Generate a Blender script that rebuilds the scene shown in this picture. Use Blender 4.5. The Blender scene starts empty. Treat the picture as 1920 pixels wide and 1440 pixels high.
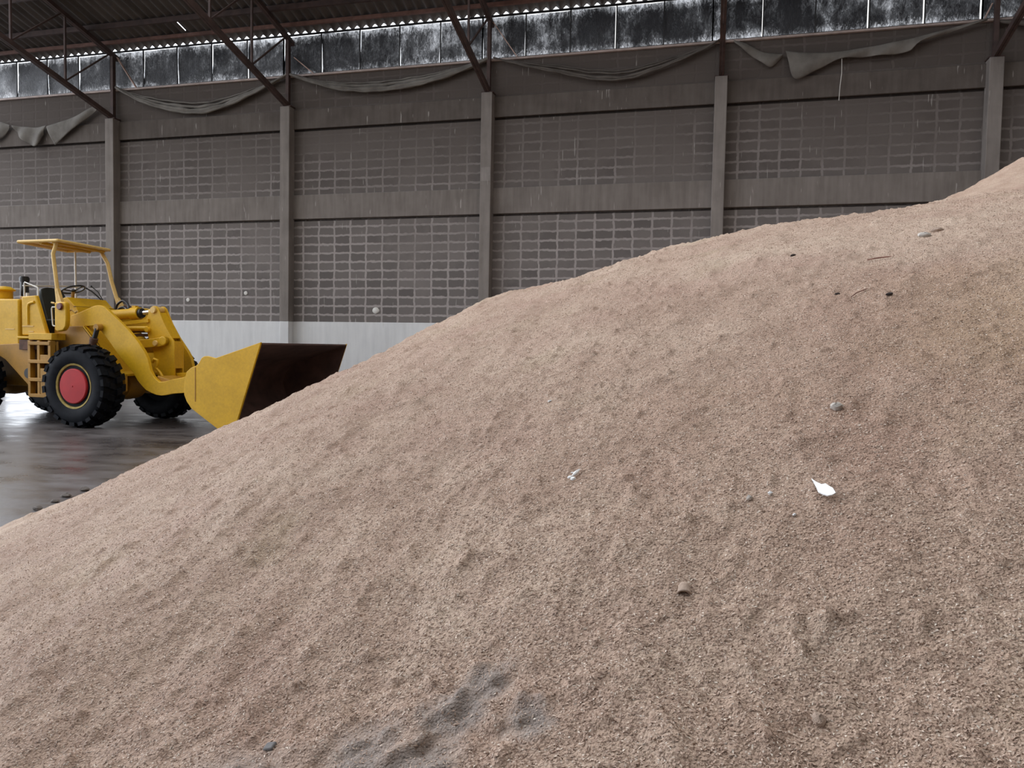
import bpy, bmesh, math, random
import numpy as np
from mathutils import Vector, Matrix

random.seed(7)
S = bpy.context.scene
COL = S.collection

# ------------------------------------------------------------------ camera, sky, exposure
YAW, PITCH, ROLL = 0.2547, -0.048, 0.0182
cam_d = bpy.data.cameras.new('camera')
cam_d.sensor_width = 36.0
cam_d.lens = 1428.9 / 1920 * 36.0
cam_d.clip_start = 0.05
cam = bpy.data.objects.new('camera', cam_d)
COL.objects.link(cam)
_r = Vector((math.cos(YAW), math.sin(YAW), 0)); _f0 = Vector((-math.sin(YAW), math.cos(YAW), 0)); _u0 = Vector((0, 0, 1))
_f = _f0 * math.cos(PITCH) + _u0 * math.sin(PITCH)
_u = _u0 * math.cos(PITCH) - _f0 * math.sin(PITCH)
_r2 = _r * math.cos(ROLL) + _u * math.sin(ROLL)
_u2 = _u * math.cos(ROLL) - _r * math.sin(ROLL)
_m = Matrix.Identity(4)
for i in range(3):
    _m[i][0], _m[i][1], _m[i][2] = _r2[i], _u2[i], -_f[i]
_m[2][3] = 1.5
cam.matrix_world = _m
S.camera = cam

W = bpy.data.worlds.new('overcast_sky'); S.world = W; W.use_nodes = True
bg = W.node_tree.nodes['Background']
_wt = W.node_tree
_tc = _wt.nodes.new('ShaderNodeTexCoord')
_dp = _wt.nodes.new('ShaderNodeVectorMath'); _dp.operation = 'DOT_PRODUCT'
_wt.links.new(_tc.outputs['Generated'], _dp.inputs[0]); _dp.inputs[1].default_value = (-.95, .05, .31)   # left side of the sky brightened, added for light from there
_rp = _wt.nodes.new('ShaderNodeValToRGB'); _wt.links.new(_dp.outputs['Value'], _rp.inputs[0])
_e = _rp.color_ramp.elements
_e[0].position = .25; _e[0].color = (.97, .965, .955, 1)
_e[1].position = .95; _e[1].color = (2.4, 2.55, 2.8, 1)
_wt.links.new(_rp.outputs[0], bg.inputs[0])
bg.inputs[1].default_value = 1.55

S.view_settings.view_transform = 'Standard'
S.view_settings.look = 'None'
S.view_settings.exposure = 0.0
S.view_settings.gamma = 1.0
S.view_settings.use_curve_mapping = False

# ------------------------------------------------------------------ measured layout
DW = 16.64           # distance of the block wall
COLX = [-14.965 + 5 * n for n in range(5)]
COL_TOP = 7.12
SILL = 7.9
ROOF0 = 8.985        # height of the roof sheet above the wall
RS = 0.26            # roof slope

# ------------------------------------------------------------------ helpers
def link(o, parent=None):
    COL.objects.link(o)
    if parent is not None:
        o.parent = parent
    return o

def tag(o, label=None, cat=None, group=None, kind=None):
    if label: o['label'] = label
    if cat: o['category'] = cat
    if group: o['group'] = group
    if kind: o['kind'] = kind
    return o

class MB:
    """collects shapes of one part and links them as one mesh"""
    def __init__(s): s.v = []; s.f = []; s.mi = []; s.cur = 0
    def add(s, vs, fs):
        o = len(s.v); s.v += [tuple(v) for v in vs]
        s.f += [tuple(i + o for i in f) for f in fs]; s.mi += [s.cur] * len(fs)
        return s
    def box(s, lo, hi, M=None):
        x0, y0, z0 = lo; x1, y1, z1 = hi
        v = [Vector(p) for p in ((x0,y0,z0),(x1,y0,z0),(x1,y1,z0),(x0,y1,z0),(x0,y0,z1),(x1,y0,z1),(x1,y1,z1),(x0,y1,z1))]
        if M is not None: v = [M @ p for p in v]
        return s.add(v, [(3,2,1,0),(4,5,6,7),(0,1,5,4),(1,2,6,5),(2,3,7,6),(3,0,4,7)])
    def bar(s, a, b, w, h, up=(0,0,1)):
        a, b = Vector(a), Vector(b); d = b - a; L = d.length; d.normalize()
        u = Vector(up); sx = d.cross(u)
        if sx.length < 1e-4: sx = d.cross(Vector((1,0,0)))
        sx.normalize(); uz = sx.cross(d)
        M = Matrix.Identity(4)
        for i in range(3):
            M[i][0], M[i][1], M[i][2], M[i][3] = d[i], sx[i], uz[i], a[i]
        return s.box((0,-w/2,-h/2),(L,w/2,h/2),M)
    def tube(s, pts, r, n=10, caps=True):
        pts = [Vector(p) for p in pts]; rings = []
        t0 = (pts[1]-pts[0]).normalized()
        ref = Vector((0,0,1)) if abs(t0.z) < .9 else Vector((1,0,0))
        nrm = t0.cross(ref).normalized()
        for i, p in enumerate(pts):
            if i == 0: t = pts[1]-pts[0]
            elif i == len(pts)-1: t = pts[-1]-pts[-2]
            else: t = (pts[i+1]-pts[i]).normalized()+(pts[i]-pts[i-1]).normalized()
            t.normalize(); nrm = (nrm - t*nrm.dot(t)).normalized(); bn = t.cross(nrm)
            rr = r[i] if isinstance(r, (list, tuple)) else r
            rings.append([p + nrm*math.cos(2*math.pi*k/n)*rr + bn*math.sin(2*math.pi*k/n)*rr for k in range(n)])
        vs = [q for ring in rings for q in ring]; fs = []
        for i in range(len(pts)-1):
            for k in range(n):
                fs.append((i*n+k, i*n+(k+1)%n, (i+1)*n+(k+1)%n, (i+1)*n+k))
        if caps:
            fs.append(tuple(reversed(range(n)))); fs.append(tuple(range((len(pts)-1)*n, len(pts)*n)))
        return s.add(vs, fs)
    def prism(s, prof, y0, y1):
        """profile in x,z swept along y"""
        n = len(prof)
        ar = sum(prof[i][0]*prof[(i+1)%n][1]-prof[(i+1)%n][0]*prof[i][1] for i in range(n))
        if ar > 0: prof = prof[::-1]
        vs = [(x,y0,z) for x,z in prof]+[(x,y1,z) for x,z in prof]
        fs = [tuple(reversed(range(n))), tuple(range(n, 2*n))]
        fs += [(i,(i+1)%n,n+(i+1)%n,n+i) for i in range(n)]
        return s.add(vs, fs)
    def lathe(s, prof, n=32, M=None, a0=0.0):
        """profile of (radius, y) turned about the y axis"""
        vs = []
        for r, y in prof:
            for k in range(n):
                a = a0 + 2*math.pi*k/n
                p = Vector((r*math.cos(a), y, r*math.sin(a)))
                vs.append(M @ p if M is not None else p)
        fs = []
        for i in range(len(prof)-1):
            for k in range(n):
                fs.append((i*n+k, i*n+(k+1)%n, (i+1)*n+(k+1)%n, (i+1)*n+k))
        if prof[0][0] > 1e-6: fs.append(tuple(reversed(range(n))))
        if prof[-1][0] > 1e-6: fs.append(tuple(range((len(prof)-1)*n, len(prof)*n)))
        return s.add(vs, fs)
    def ball(s, c, rad, n=10, sq=(1,1,1), jit=0.0, rnd=None):
        vs = []; fs = []; m = max(4, n//2)
        for i in range(m+1):
            th = math.pi*i/m
            for k in range(n):
                a = 2*math.pi*k/n; j = 1 + (rnd.uniform(-jit, jit) if rnd else 0)
                vs.append((c[0]+rad*sq[0]*math.sin(th)*math.cos(a)*j, c[1]+rad*sq[1]*math.sin(th)*math.sin(a)*j, c[2]+rad*sq[2]*math.cos(th)*j))
        for i in range(m):
            for k in range(n):
                fs.append((i*n+k, (i+1)*n+k, (i+1)*n+(k+1)%n, i*n+(k+1)%n))
        return s.add(vs, fs)
    def build(s, name, mats, parent=None, bevel=0.0, smooth=True, ang=40, solid=0.0, loc=None, seg=2):
        me = bpy.data.meshes.new(name)
        me.from_pydata(s.v, [], s.f)
        if not isinstance(mats, (list, tuple)): mats = [mats]
        for m in mats: me.materials.append(m)
        for p, i in zip(me.polygons, s.mi): p.material_index = i
        bm = bmesh.new(); bm.from_mesh(me)
        bmesh.ops.remove_doubles(bm, verts=bm.verts, dist=1e-5)
        bmesh.ops.recalc_face_normals(bm, faces=bm.faces)
        bm.to_mesh(me); bm.free()
        if smooth:
            me.polygons.foreach_set('use_smooth', [True]*len(me.polygons))
            me.set_sharp_from_angle(angle=math.radians(ang))
        o = bpy.data.objects.new(name, me)
        if loc: o.location = loc
        link(o, parent)
        if solid:
            md = o.modifiers.new('solidify', 'SOLIDIFY'); md.thickness = solid; md.offset = 0
        if bevel:
            md = o.modifiers.new('bevel', 'BEVEL'); md.width = bevel; md.segments = seg
            md.limit_method = 'ANGLE'; md.angle_limit = math.radians(35)
        return o

def empty(name, loc, rz=0.0):
    o = bpy.data.objects.new(name, None); o.location = loc; o.rotation_euler = (0,0,rz)
    o.empty_display_size = .2
    return link(o)

def copy_tree(o, parent=None):
    c = o.copy(); COL.objects.link(c); c.parent = parent
    for ch in list(o.children): copy_tree(ch, c)
    return c

# ------------------------------------------------------------------ node material helpers
class NT:
    def __init__(s, name):
        s.m = bpy.data.materials.new(name); s.m.use_nodes = True
        s.t = s.m.node_tree; s.n = s.t.nodes; s.b = s.n['Principled BSDF']; s.out = s.n['Material Output']
        s.tc = s.n.new('ShaderNodeTexCoord')
    def L(s, a, b): s.t.links.new(a, b)
    def noise(s, scale, detail=3, rough=.55, vec=None, dist=0.0):
        n = s.n.new('ShaderNodeTexNoise'); n.inputs['Scale'].default_value = scale
        n.inputs['Detail'].default_value = detail; n.inputs['Roughness'].default_value = rough
        n.inputs['Distortion'].default_value = dist
        s.L(vec if vec is not None else s.tc.outputs['Object'], n.inputs['Vector']); return n.outputs['Fac']
    def voro(s, scale, vec=None, feat='F1', out='Distance', rnd=1.0):
        n = s.n.new('ShaderNodeTexVoronoi'); n.feature = feat; n.inputs['Scale'].default_value = scale
        n.inputs['Randomness'].default_value = rnd
        s.L(vec if vec is not None else s.tc.outputs['Object'], n.inputs['Vector']); return n.outputs[out]
    def mapping(s, scale=(1,1,1), loc=(0,0,0), rot=(0,0,0), vec=None):
        n = s.n.new('ShaderNodeMapping'); n.inputs['Scale'].default_value = scale
        n.inputs['Location'].default_value = loc; n.inputs['Rotation'].default_value = rot
        s.L(vec if vec is not None else s.tc.outputs['Object'], n.inputs['Vector']); return n.outputs[0]
    def ramp(s, fac, stops, interp='LINEAR'):
        n = s.n.new('ShaderNodeValToRGB'); n.color_ramp.interpolation = interp
        e = n.color_ramp.elements
        while len(e) < len(stops): e.new(.5)
        for i, (p, c) in enumerate(stops):
            e[i].position = p
            e[i].color = (c, c, c, 1) if isinstance(c, (int, float)) else tuple(c)+(1,)
        s.L(fac, n.inputs[0]); return n.outputs[0]
    def math(s, op, a, b=0.0, c=0.0, clamp=False):
        n = s.n.new('ShaderNodeMath'); n.operation = op; n.use_clamp = clamp
        for i, x in enumerate((a, b, c)):
            if isinstance(x, (int, float)): n.inputs[i].default_value = x
            else: s.L(x, n.inputs[i])
        return n.outputs[0]
    def mix(s, fac, a, b, mode='MIX'):
        n = s.n.new('ShaderNodeMix'); n.data_type = 'RGBA'; n.blend_type = mode
        for i, x in ((0, fac), (6, a), (7, b)):
            if isinstance(x, (int, float)): n.inputs[i].default_value = x
            elif isinstance(x, tuple): n.inputs[i].default_value = x+(1,)
            else: s.L(x, n.inputs[i])
        return n.outputs[2]
    def bump(s, h, strength=.5, dist=.01, nrm=None):
        n = s.n.new('ShaderNodeBump'); n.inputs['Strength'].default_value = strength; n.inputs['Distance'].default_value = dist
        s.L(h, n.inputs['Height'])
        if nrm is not None: s.L(nrm, n.inputs['Normal'])
        return n.outputs[0]
    def xyz(s):
        n = s.n.new('ShaderNodeSeparateXYZ'); s.L(s.tc.outputs['Object'], n.inputs[0]); return n.outputs
    def comb(s, x, y, z):
        n = s.n.new('ShaderNodeCombineXYZ')
        for i, q in enumerate((x, y, z)):
            if isinstance(q, (int, float)): n.inputs[i].default_value = q
            else: s.L(q, n.inputs[i])
        return n.outputs[0]
    def set(s, base=None, rough=None, metal=None, normal=None, spec=None):
        for k, v in (('Base Color', base), ('Roughness', rough), ('Metallic', metal), ('Normal', normal), ('Specular IOR Level', spec)):
            if v is None: continue
            if isinstance(v, (int, float)): s.b.inputs[k].default_value = v
            elif isinstance(v, tuple): s.b.inputs[k].default_value = v+(1,)
            else: s.L(v, s.b.inputs[k])
        return s.m

def simple(name, c, rough=.5, metal=0.0, var=.18, scale=6.0, spec=.5, bump=0.0):
    t = NT(name)
    n = t.noise(scale, 4)
    c0 = tuple(x*(1-var) for x in c); c1 = tuple(min(1, x*(1+var)) for x in c)
    col = t.ramp(n, [(.3, c0), (.7, c1)])
    nb = t.bump(t.noise(scale*14, 2), bump, .004) if bump else None
    return t.set(col, rough, metal, nb, spec)

M = {}
# painted machine yellow with grime blotches and a little rust
def yellow(name, c, grime, gcol=(.20,.12,.035)):
    t = NT(name)
    big = t.noise(2.3, 5, .6); fine = t.noise(28, 3)
    base = t.ramp(fine, [(.3, tuple(x*.92 for x in c)), (.7, tuple(min(1,x*1.06) for x in c))])
    g = t.ramp(big, [(.5-.1*grime, 0.0), (.78, min(1, .75*grime))])
    col = t.mix(g, base, gcol)
    return t.set(col, t.ramp(big, [(.3, .36), (.75, .6)]), 0, t.bump(fine, .06, .003), .35)
M['yellow'] = yellow('machine_yellow', (.64,.365,.010), .35)
M['yellow_dirty'] = yellow('machine_yellow_grimy', (.40,.20,.022), .9)
M['yellow_pale'] = yellow('lit_pale_yellow', (.70,.47,.16), .25)  # paler copy: light on canopy and posts put into the colour
M['rubber'] = simple('tyre_rubber', (.0065,.0075,.0105), .6, var=.4, scale=9, spec=.1, bump=.25)
M['black'] = simple('black_steel', (.012,.012,.014), .45, var=.3)
M['vinyl'] = simple('seat_vinyl', (.018,.024,.022), .5, var=.3)
M['red'] = simple('hub_red', (.40,.012,.017), .65, var=.12, scale=4)
M['rim'] = simple('dirty_rim', (.30,.22,.05), .75, var=.35, scale=12)
M['rust'] = simple('rust_brown', (.11,.055,.035), .8, var=.4, scale=7, bump=.3)
M['bucket_in'] = simple('bucket_rust', (.075,.040,.032), .8, var=.45, scale=3, bump=.3)
M['chrome'] = simple('chrome_rod', (.75,.75,.77), .18, 1.0, var=.05)
M['steelwhite'] = simple('pale_tube', (.70,.68,.62), .4, var=.1)
M['lamp_red'] = simple('reflector_red', (.13,.022,.018), .35, var=.1)
M['truss'] = simple('rusty_roof_steel', (.060,.036,.031), .75, var=.35, scale=5, bump=.2)
M['truss_red'] = simple('red_oxide_steel', (.17,.085,.065), .7, var=.3, scale=6, bump=.2)
M['white'] = simple('white_scrap', (.86,.86,.84), .6, var=.03)
M['stone'] = simple('grey_stone', (.54,.49,.435), .9, var=.2, scale=40)
M['darkstone'] = simple('dark_chunk', (.16,.15,.145), .8, var=.3, scale=40)
M['wood'] = simple('twig_wood', (.22,.10,.07), .8, var=.3, scale=30)
M['darkbit'] = simple('dark_bits', (.035,.024,.02), .8, var=.3, scale=30)
M['dab'] = simple('plaster_dab', (.62,.60,.56), .8, var=.1, scale=20)

def wall_mat():
    t = NT('block_masonry')
    x, y, z = t.xyz()[:3]
    u = t.math('SUBTRACT', t.math('WRAP', t.math('ADD', x, 14.84), 5.0, 0.0), .245)
    w0 = t.math('SUBTRACT', z, 2.206); w1 = t.math('SUBTRACT', z, 5.212)
    up = t.math('GREATER_THAN', z, 4.6)
    w = t.math('ADD', w0, t.math('MULTIPLY', t.math('SUBTRACT', w1, w0), up))
    nz = t.noise(9, 3, vec=t.mapping())
    off = t.math('MULTIPLY', t.math('SUBTRACT', nz, .5), .07)
    off2 = t.math('MULTIPLY', t.math('SUBTRACT', t.noise(7, 3, vec=t.mapping(loc=(31,7,5))), .5), .075)
    br = t.n.new('ShaderNodeTexBrick'); br.offset = 0.0; br.squash = 1.0
    t.L(t.comb(t.math('ADD', u, off2), t.math('ADD', w, off), 0.0), br.inputs['Vector'])
    br.inputs['Scale'].default_value = 1.0; br.inputs['Brick Width'].default_value = .411; br.inputs['Row Height'].default_value = .209
    br.inputs['Mortar Size'].default_value = .033; br.inputs['Mortar Smooth'].default_value = .6; br.inputs['Bias'].default_value = 0.0
    br.inputs['Color1'].default_value = (.118,.104,.098,1); br.inputs['Color2'].default_value = (.178,.158,.148,1)
    br.inputs['Mortar'].default_value = (.325,.292,.278,1)
    # patches where the slurry was rubbed over the joints
    rub = t.ramp(t.math('ADD', t.noise(.75, 5, .65), t.math('MULTIPLY', t.math('SUBTRACT', z, 4.2), .045)), [(.44, 0.0), (.68, .9)])
    col = t.mix(rub, br.outputs['Color'], (.195,.172,.160))
    # shade under the roof, painted in as darker upper courses
    roof_shade = t.ramp(t.math('ADD', t.math('MULTIPLY', z, .125), t.math('MULTIPLY', t.noise(.9, 3), .12)), [(.5, 0.0), (.95, .8)])
    col = t.mix(roof_shade, col, (.070,.056,.048))
    # pale drips
    dr = t.ramp(t.noise(3.2, 2, vec=t.mapping((7,1,.55))), [(.715, 0.0), (.74, .7)])
    col = t.mix(t.math('MULTIPLY', dr, .55), col, (.5,.48,.45))
    h = t.math('ADD', t.math('MULTIPLY', br.outputs['Fac'], -.6), t.math('MULTIPLY', t.noise(60, 3), .4))
    return t.set(col, .92, 0, t.bump(h, .5, .012), .25)
M['block'] = wall_mat()

def concrete(name, c0, c1, streak=.5, bump=.25, sc=1.0):
    t = NT(name)
    a = t.noise(1.7*sc, 5, .6); s = t.noise(4.0, 3, vec=t.mapping((2.2, 2.2, .22)))
    f = t.math('ADD', t.math('MULTIPLY', a, 1-streak), t.math('MULTIPLY', s, streak))
    col = t.ramp(f, [(.36, c0), (.64, c1)])
    dr = t.ramp(t.noise(3.0, 2, vec=t.mapping((6,6,.6), (5,2,1))), [(.70, 0.0), (.73, .5)])
    col = t.mix(dr, col, (.46,.43,.40))
    return t.set(col, .9, 0, t.bump(t.noise(40*sc, 4), bump, .008), .25)
M['beam'] = concrete('beam_concrete', (.150,.130,.116), (.218,.192,.174), .55)
M['beam_up'] = concrete('shaded_beam_concrete', (.088,.073,.064), (.132,.113,.100), .4)  # darker copy of the beam concrete, roof shade put into the colour
M['column'] = concrete('column_concrete', (.165,.145,.131), (.245,.218,.198), .5)
M['column_dark'] = concrete('dark_column_concrete', (.12,.107,.097), (.19,.17,.155), .5)  # darker column tone
M['dado'] = concrete('whitewashed_plaster', (.60,.60,.60), (.70,.70,.695), .6, .1)
M['gap'] = simple('dark_gap', (.03,.025,.022), .95, var=.2)

def roof_mat():
    t = NT('fibre_cement_roof')
    c = t.ramp(t.noise(1.3, 5, .6, vec=t.mapping((1.6,.35,1))), [(.35, (.085,.078,.076)), (.68, (.165,.155,.152))])
    return t.set(c, .9, 0, t.bump(t.noise(30, 3), .2, .005), .2)
M['roof'] = roof_mat()

def pane_mat():
    t = NT('grimy_plastic_pane')
    v = t.mapping((1.0, 1.0, .75))
    a = t.noise(1.35, 5, .62, vec=v, dist=.6); b = t.noise(11, 8, .75, vec=t.mapping((1.5,1,.7)), dist=1.8)
    st = t.noise(6, 3, .6, vec=t.mapping((1.0,1,.16), rot=(0,.5,0)))
    z = t.xyz()[2]
    mid = t.math('ABSOLUTE', t.math('SUBTRACT', z, 8.39))          # dust collects along the frame edges
    edge = t.ramp(t.math('ADD', mid, t.math('MULTIPLY', t.math('SUBTRACT', b, .5), .35)), [(.28, 0.0), (.50, .15)])
    f = t.math('ADD', t.math('MULTIPLY', a, .46), t.math('ADD', t.math('MULTIPLY', b, .36), t.math('MULTIPLY', st, .18)))
    f = t.math('ADD', f, edge)
    m = t.ramp(f, [(.47, .003), (.54, .035), (.60, .16), (.72, .6)])
    tr = t.n.new('ShaderNodeBsdfTranslucent'); tr.inputs[0].default_value = (.80,.82,.86,1)
    t.set((.012,.012,.017), .3, 0, t.bump(b, .6, .02), .5)
    mx = t.n.new('ShaderNodeMixShader'); t.L(m, mx.inputs[0]); t.L(t.b.outputs[0], mx.inputs[1]); t.L(tr.outputs[0], mx.inputs[2])
    t.L(mx.outputs[0], t.out.inputs[0]); return t.m
M['pane'] = pane_mat()

def tarp_mat():
    t = NT('dusty_tarp')
    c = t.ramp(t.noise(3, 4), [(.3, (.13,.118,.105)), (.7, (.22,.205,.185))])
    return t.set(c, .85, 0, t.bump(t.noise(50, 2), .2, .004), .2)
M['tarp'] = tarp_mat()
M['tarp_dark'] = simple('dark_tarp', (.10,.086,.075), .85, var=.25, scale=4)  # darker, browner tarp tone

def floor_mat():
    t = NT('damp_concrete_floor')
    big = t.noise(.45, 5, .6); mid = t.noise(1.6, 5, .6, vec=t.mapping((.8,1.6,1)))
    f = t.math('ADD', t.math('MULTIPLY', big, .55), t.math('MULTIPLY', mid, .45))
    col = t.ramp(f, [(.36, (.034,.027,.026)), (.5, (.085,.074,.072)), (.64, (.125,.112,.110))])
    ro = t.ramp(f, [(.38, .20), (.62, .48)])
    return t.set(col, ro, 0, t.bump(t.noise(14, 5, .6), .12, .012), .5)
M['floor'] = floor_mat()

# stains on the heap: (x, y, radius) in metres
GREY = [(-.86,1.20,.20),(-.62,1.29,.12),(-.41,1.42,.08),(-.46,1.36,.09),(-.31,1.33,.07),(-.50,1.26,.12)]
CRACKS = [((-.44,1.385),(-.375,1.425)),((-.52,1.285),(-.44,1.335)),((-.66,1.285),(-.60,1.315)),((-.50,1.345),(-.45,1.36)),((-.36,1.31),(-.31,1.325)),((-.63,1.455),(-.585,1.46))]
def grain_mat():
    t = NT('loose_grain_husks')
    big = t.noise(1.1, 4, .6); mid = t.noise(5.5, 4, .6); sm = t.noise(28, 3, .6)
    tone = t.math('ADD', t.math('MULTIPLY', big, .45), t.math('ADD', t.math('MULTIPLY', mid, .33), t.math('MULTIPLY', sm, .22)))
    col = t.ramp(tone, [(.36, (.355,.232,.168)), (.5, (.475,.338,.252)), (.64, (.58,.44,.335))])
    # pinkish and olive drifts
    pk = t.ramp(t.noise(1.6, 3, .5, vec=t.mapping(loc=(4,9,2))), [(.52, 0.0), (.72, .6)])
    col = t.mix(pk, col, (.43,.275,.21))
    ol = t.ramp(t.noise(1.9, 3, .5, vec=t.mapping(loc=(14,3,7))), [(.60, 0.0), (.78, .5)])
    col = t.mix(ol, col, (.41,.335,.21))
    # redder upper right flank, weaker light painted in as darkening; yellowish edge
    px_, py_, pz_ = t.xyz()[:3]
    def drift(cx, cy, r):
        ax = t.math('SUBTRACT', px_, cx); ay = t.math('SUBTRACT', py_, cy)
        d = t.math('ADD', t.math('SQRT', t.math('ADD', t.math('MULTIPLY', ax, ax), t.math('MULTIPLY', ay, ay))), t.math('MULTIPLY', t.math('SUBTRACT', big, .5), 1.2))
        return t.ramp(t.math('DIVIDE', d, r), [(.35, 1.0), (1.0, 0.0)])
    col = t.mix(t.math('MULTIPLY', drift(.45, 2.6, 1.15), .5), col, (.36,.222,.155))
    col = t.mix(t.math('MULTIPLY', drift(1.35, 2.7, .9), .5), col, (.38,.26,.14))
    # single husks: pale glints and dark flecks
    vv = t.mapping((1,1,1.2))
    vc = t.voro(190, vec=vv, out='Color')
    sep = t.n.new('ShaderNodeSeparateColor'); t.L(vc, sep.inputs[0])
    vd = t.voro(190, vec=vv)
    lite = t.math('MULTIPLY', t.math('GREATER_THAN', sep.outputs[0], .90), t.math('LESS_THAN', vd, .42))
    dark = t.math('MULTIPLY', t.math('LESS_THAN', sep.outputs[1], .12), t.math('LESS_THAN', vd, .5))
    col = t.mix(t.math('MULTIPLY', sep.outputs[2], .22), col, (.36,.25,.18))
    col = t.mix(t.math('MULTIPLY', lite, .6), col, (.85,.75,.64))
    col = t.mix(t.math('MULTIPLY', dark, .55), col, (.16,.105,.075))
    # mouldy grey patches
    x, y, z = t.xyz()[:3]
    g = None
    wob = t.math('MULTIPLY', t.math('SUBTRACT', t.noise(11, 4, .65), .5), .16)
    for gx, gy, gr in GREY:
        dx = t.math('SUBTRACT', x, gx); dy = t.math('MULTIPLY', t.math('SUBTRACT', y, gy), 1.3)
        d = t.math('ADD', t.math('SQRT', t.math('ADD', t.math('MULTIPLY', dx, dx), t.math('MULTIPLY', dy, dy))), wob)
        k = t.math('SUBTRACT', 1.0, t.math('DIVIDE', d, gr), clamp=True)
        g = k if g is None else t.math('MAXIMUM', g, k)
    g = t.math('MULTIPLY', t.math('MULTIPLY', g, 1.6, clamp=True), .8)
    col = t.mix(t.math('MULTIPLY', g, .85), col, (.25,.228,.21))
    h = t.math('ADD', t.math('MULTIPLY', vd, -.7), t.math('MULTIPLY', t.noise(420, 2), .5))
    n1 = t.bump(h, .75, .006)
    n2 = t.bump(t.noise(70, 4, .65), .6, .012, n1)
    return t.set(col, .8, 0, n2, .3)
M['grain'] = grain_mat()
def husk_mat():
    t = NT('husk_flake')
    g = t.n.new('ShaderNodeNewGeometry')
    c = t.ramp(g.outputs['Random Per Island'], [(0, (.20,.122,.08)), (.2, (.36,.236,.17)), (.7, (.49,.35,.262)), (.94, (.59,.455,.355)), (1, (.80,.70,.58))])
    return t.set(c, .55, spec=.4)
M['husk'] = husk_mat()
M['clod'] = simple('grain_clod', (.45,.335,.26), .9, var=.25, scale=40, bump=.6)
M['clod_grey'] = simple('dusty_clod', (.14,.12,.105), .9, var=.3, scale=30, bump=.6)

# ------------------------------------------------------------------ setting
mb = MB(); mb.box((-60,-25,-.3),(40,22,0)); fl = mb.build('floor', M['floor'], smooth=False); tag(fl, kind='structure')

XL, XR = -18.95, 13.0
wb = MB()
DX0, DX1, DH = -18.85, -16.95, 2.42     # doorway in the wall behind the loader
wb.box((XL,DW,0),(DX0,DW+.18,DH)).box((DX1,DW,0),(XR,DW+.18,DH)).box((XL,DW,DH),(XR,DW+.18,4.44))              # lower infill
wb.box((XL,DW+.10,4.44),(XR,DW+.18,4.5))
wb.box((XL,DW,4.5),(XR,DW+.18,6.57))
wb.box((XL,DW+.10,6.57),(XR,DW+.18,6.64))
wb.box((XL,DW,6.64),(XR,DW+.18,SILL-.04))
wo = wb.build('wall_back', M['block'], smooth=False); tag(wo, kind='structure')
def struct(name, mb, mat, **k):
    o = mb.build(name, mat, **k); tag(o, kind='structure'); return o
struct('trim_1', MB().box((XL,DW-.055,4.485),(XR,DW,5.06)), M['beam'], bevel=.012)
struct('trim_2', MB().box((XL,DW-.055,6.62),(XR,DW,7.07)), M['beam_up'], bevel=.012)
struct('trim_3', MB().box((XL,DW-.03,0),(DX0,DW,2.03)).box((DX1,DW-.03,0),(XR,DW,2.03)), M['dado'], bevel=.006)
struct('trim_4', MB().box((XL,DW-.06,SILL-.04),(XR,DW+.2,SILL+.005)), simple('sill_strip', (.42,.34,.31), .7), bevel=.005)

# roof sheet: corrugations run up the slope
PITCHC = .2267
SKY0, SKY1 = -.3, 12.4      # the roof is open between these two lines (unseen, placed to light heap and loader)
def roof():
    xs = np.arange(XL-.5, XR+.5, PITCHC/8)
    xs = np.sort(np.concatenate([xs, [-12.626, -12.614, -12.724, -12.714]]))
    m_ = MB()
    def sheet(ys, zf, slits=()):
        vs = []; fs = []
        for y in ys:
            for x in xs:
                tri = 1-abs(2*((x/PITCHC) % 1.0)-1)
                vs.append((x, y, zf(y) - .075 + .105*tri**1.1))
        n = len(xs)
        for j in range(len(ys)-1):
            for i in range(n-1):
                if any(abs(.5*(xs[i]+xs[i+1])-sx) < .0055 and ys[j] <= sa+1e-6 and ys[j+1] >= sb-1e-6 for sx, sa, sb in slits): continue
                fs.append((j*n+i, j*n+i+1, (j+1)*n+i+1, (j+1)*n+i))
        m_.add(vs, fs)
    sheet([DW+.10, DW-.15, 16.3, 15.8, 15.65, 15.3, 14.6, SKY1], lambda y: ROOF0+RS*(DW-y), ((-12.62,16.3,15.8),(-12.719,15.65,15.3)))
    sheet([SKY0, -6.0, -16.2], lambda y: 12.5-.26*(SKY0-y))  # unseen rear roof, added to cut sky light from behind
    return m_
ro = roof().build('ceiling', M['roof'], ang=60); tag(ro, kind='structure')
struct('wall_right_unseen', MB().box((XR,-16.2,0),(XR+.18,DW+.18,12.6)), M['block'], smooth=False)  # unseen end wall, added to close off light from the right
struct('wall_front_unseen', MB().box((XL,-16.4,0),(XR+.18,-16.2,7.5)), M['block'], smooth=False)  # unseen wall behind the camera, added to close off light there

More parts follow.
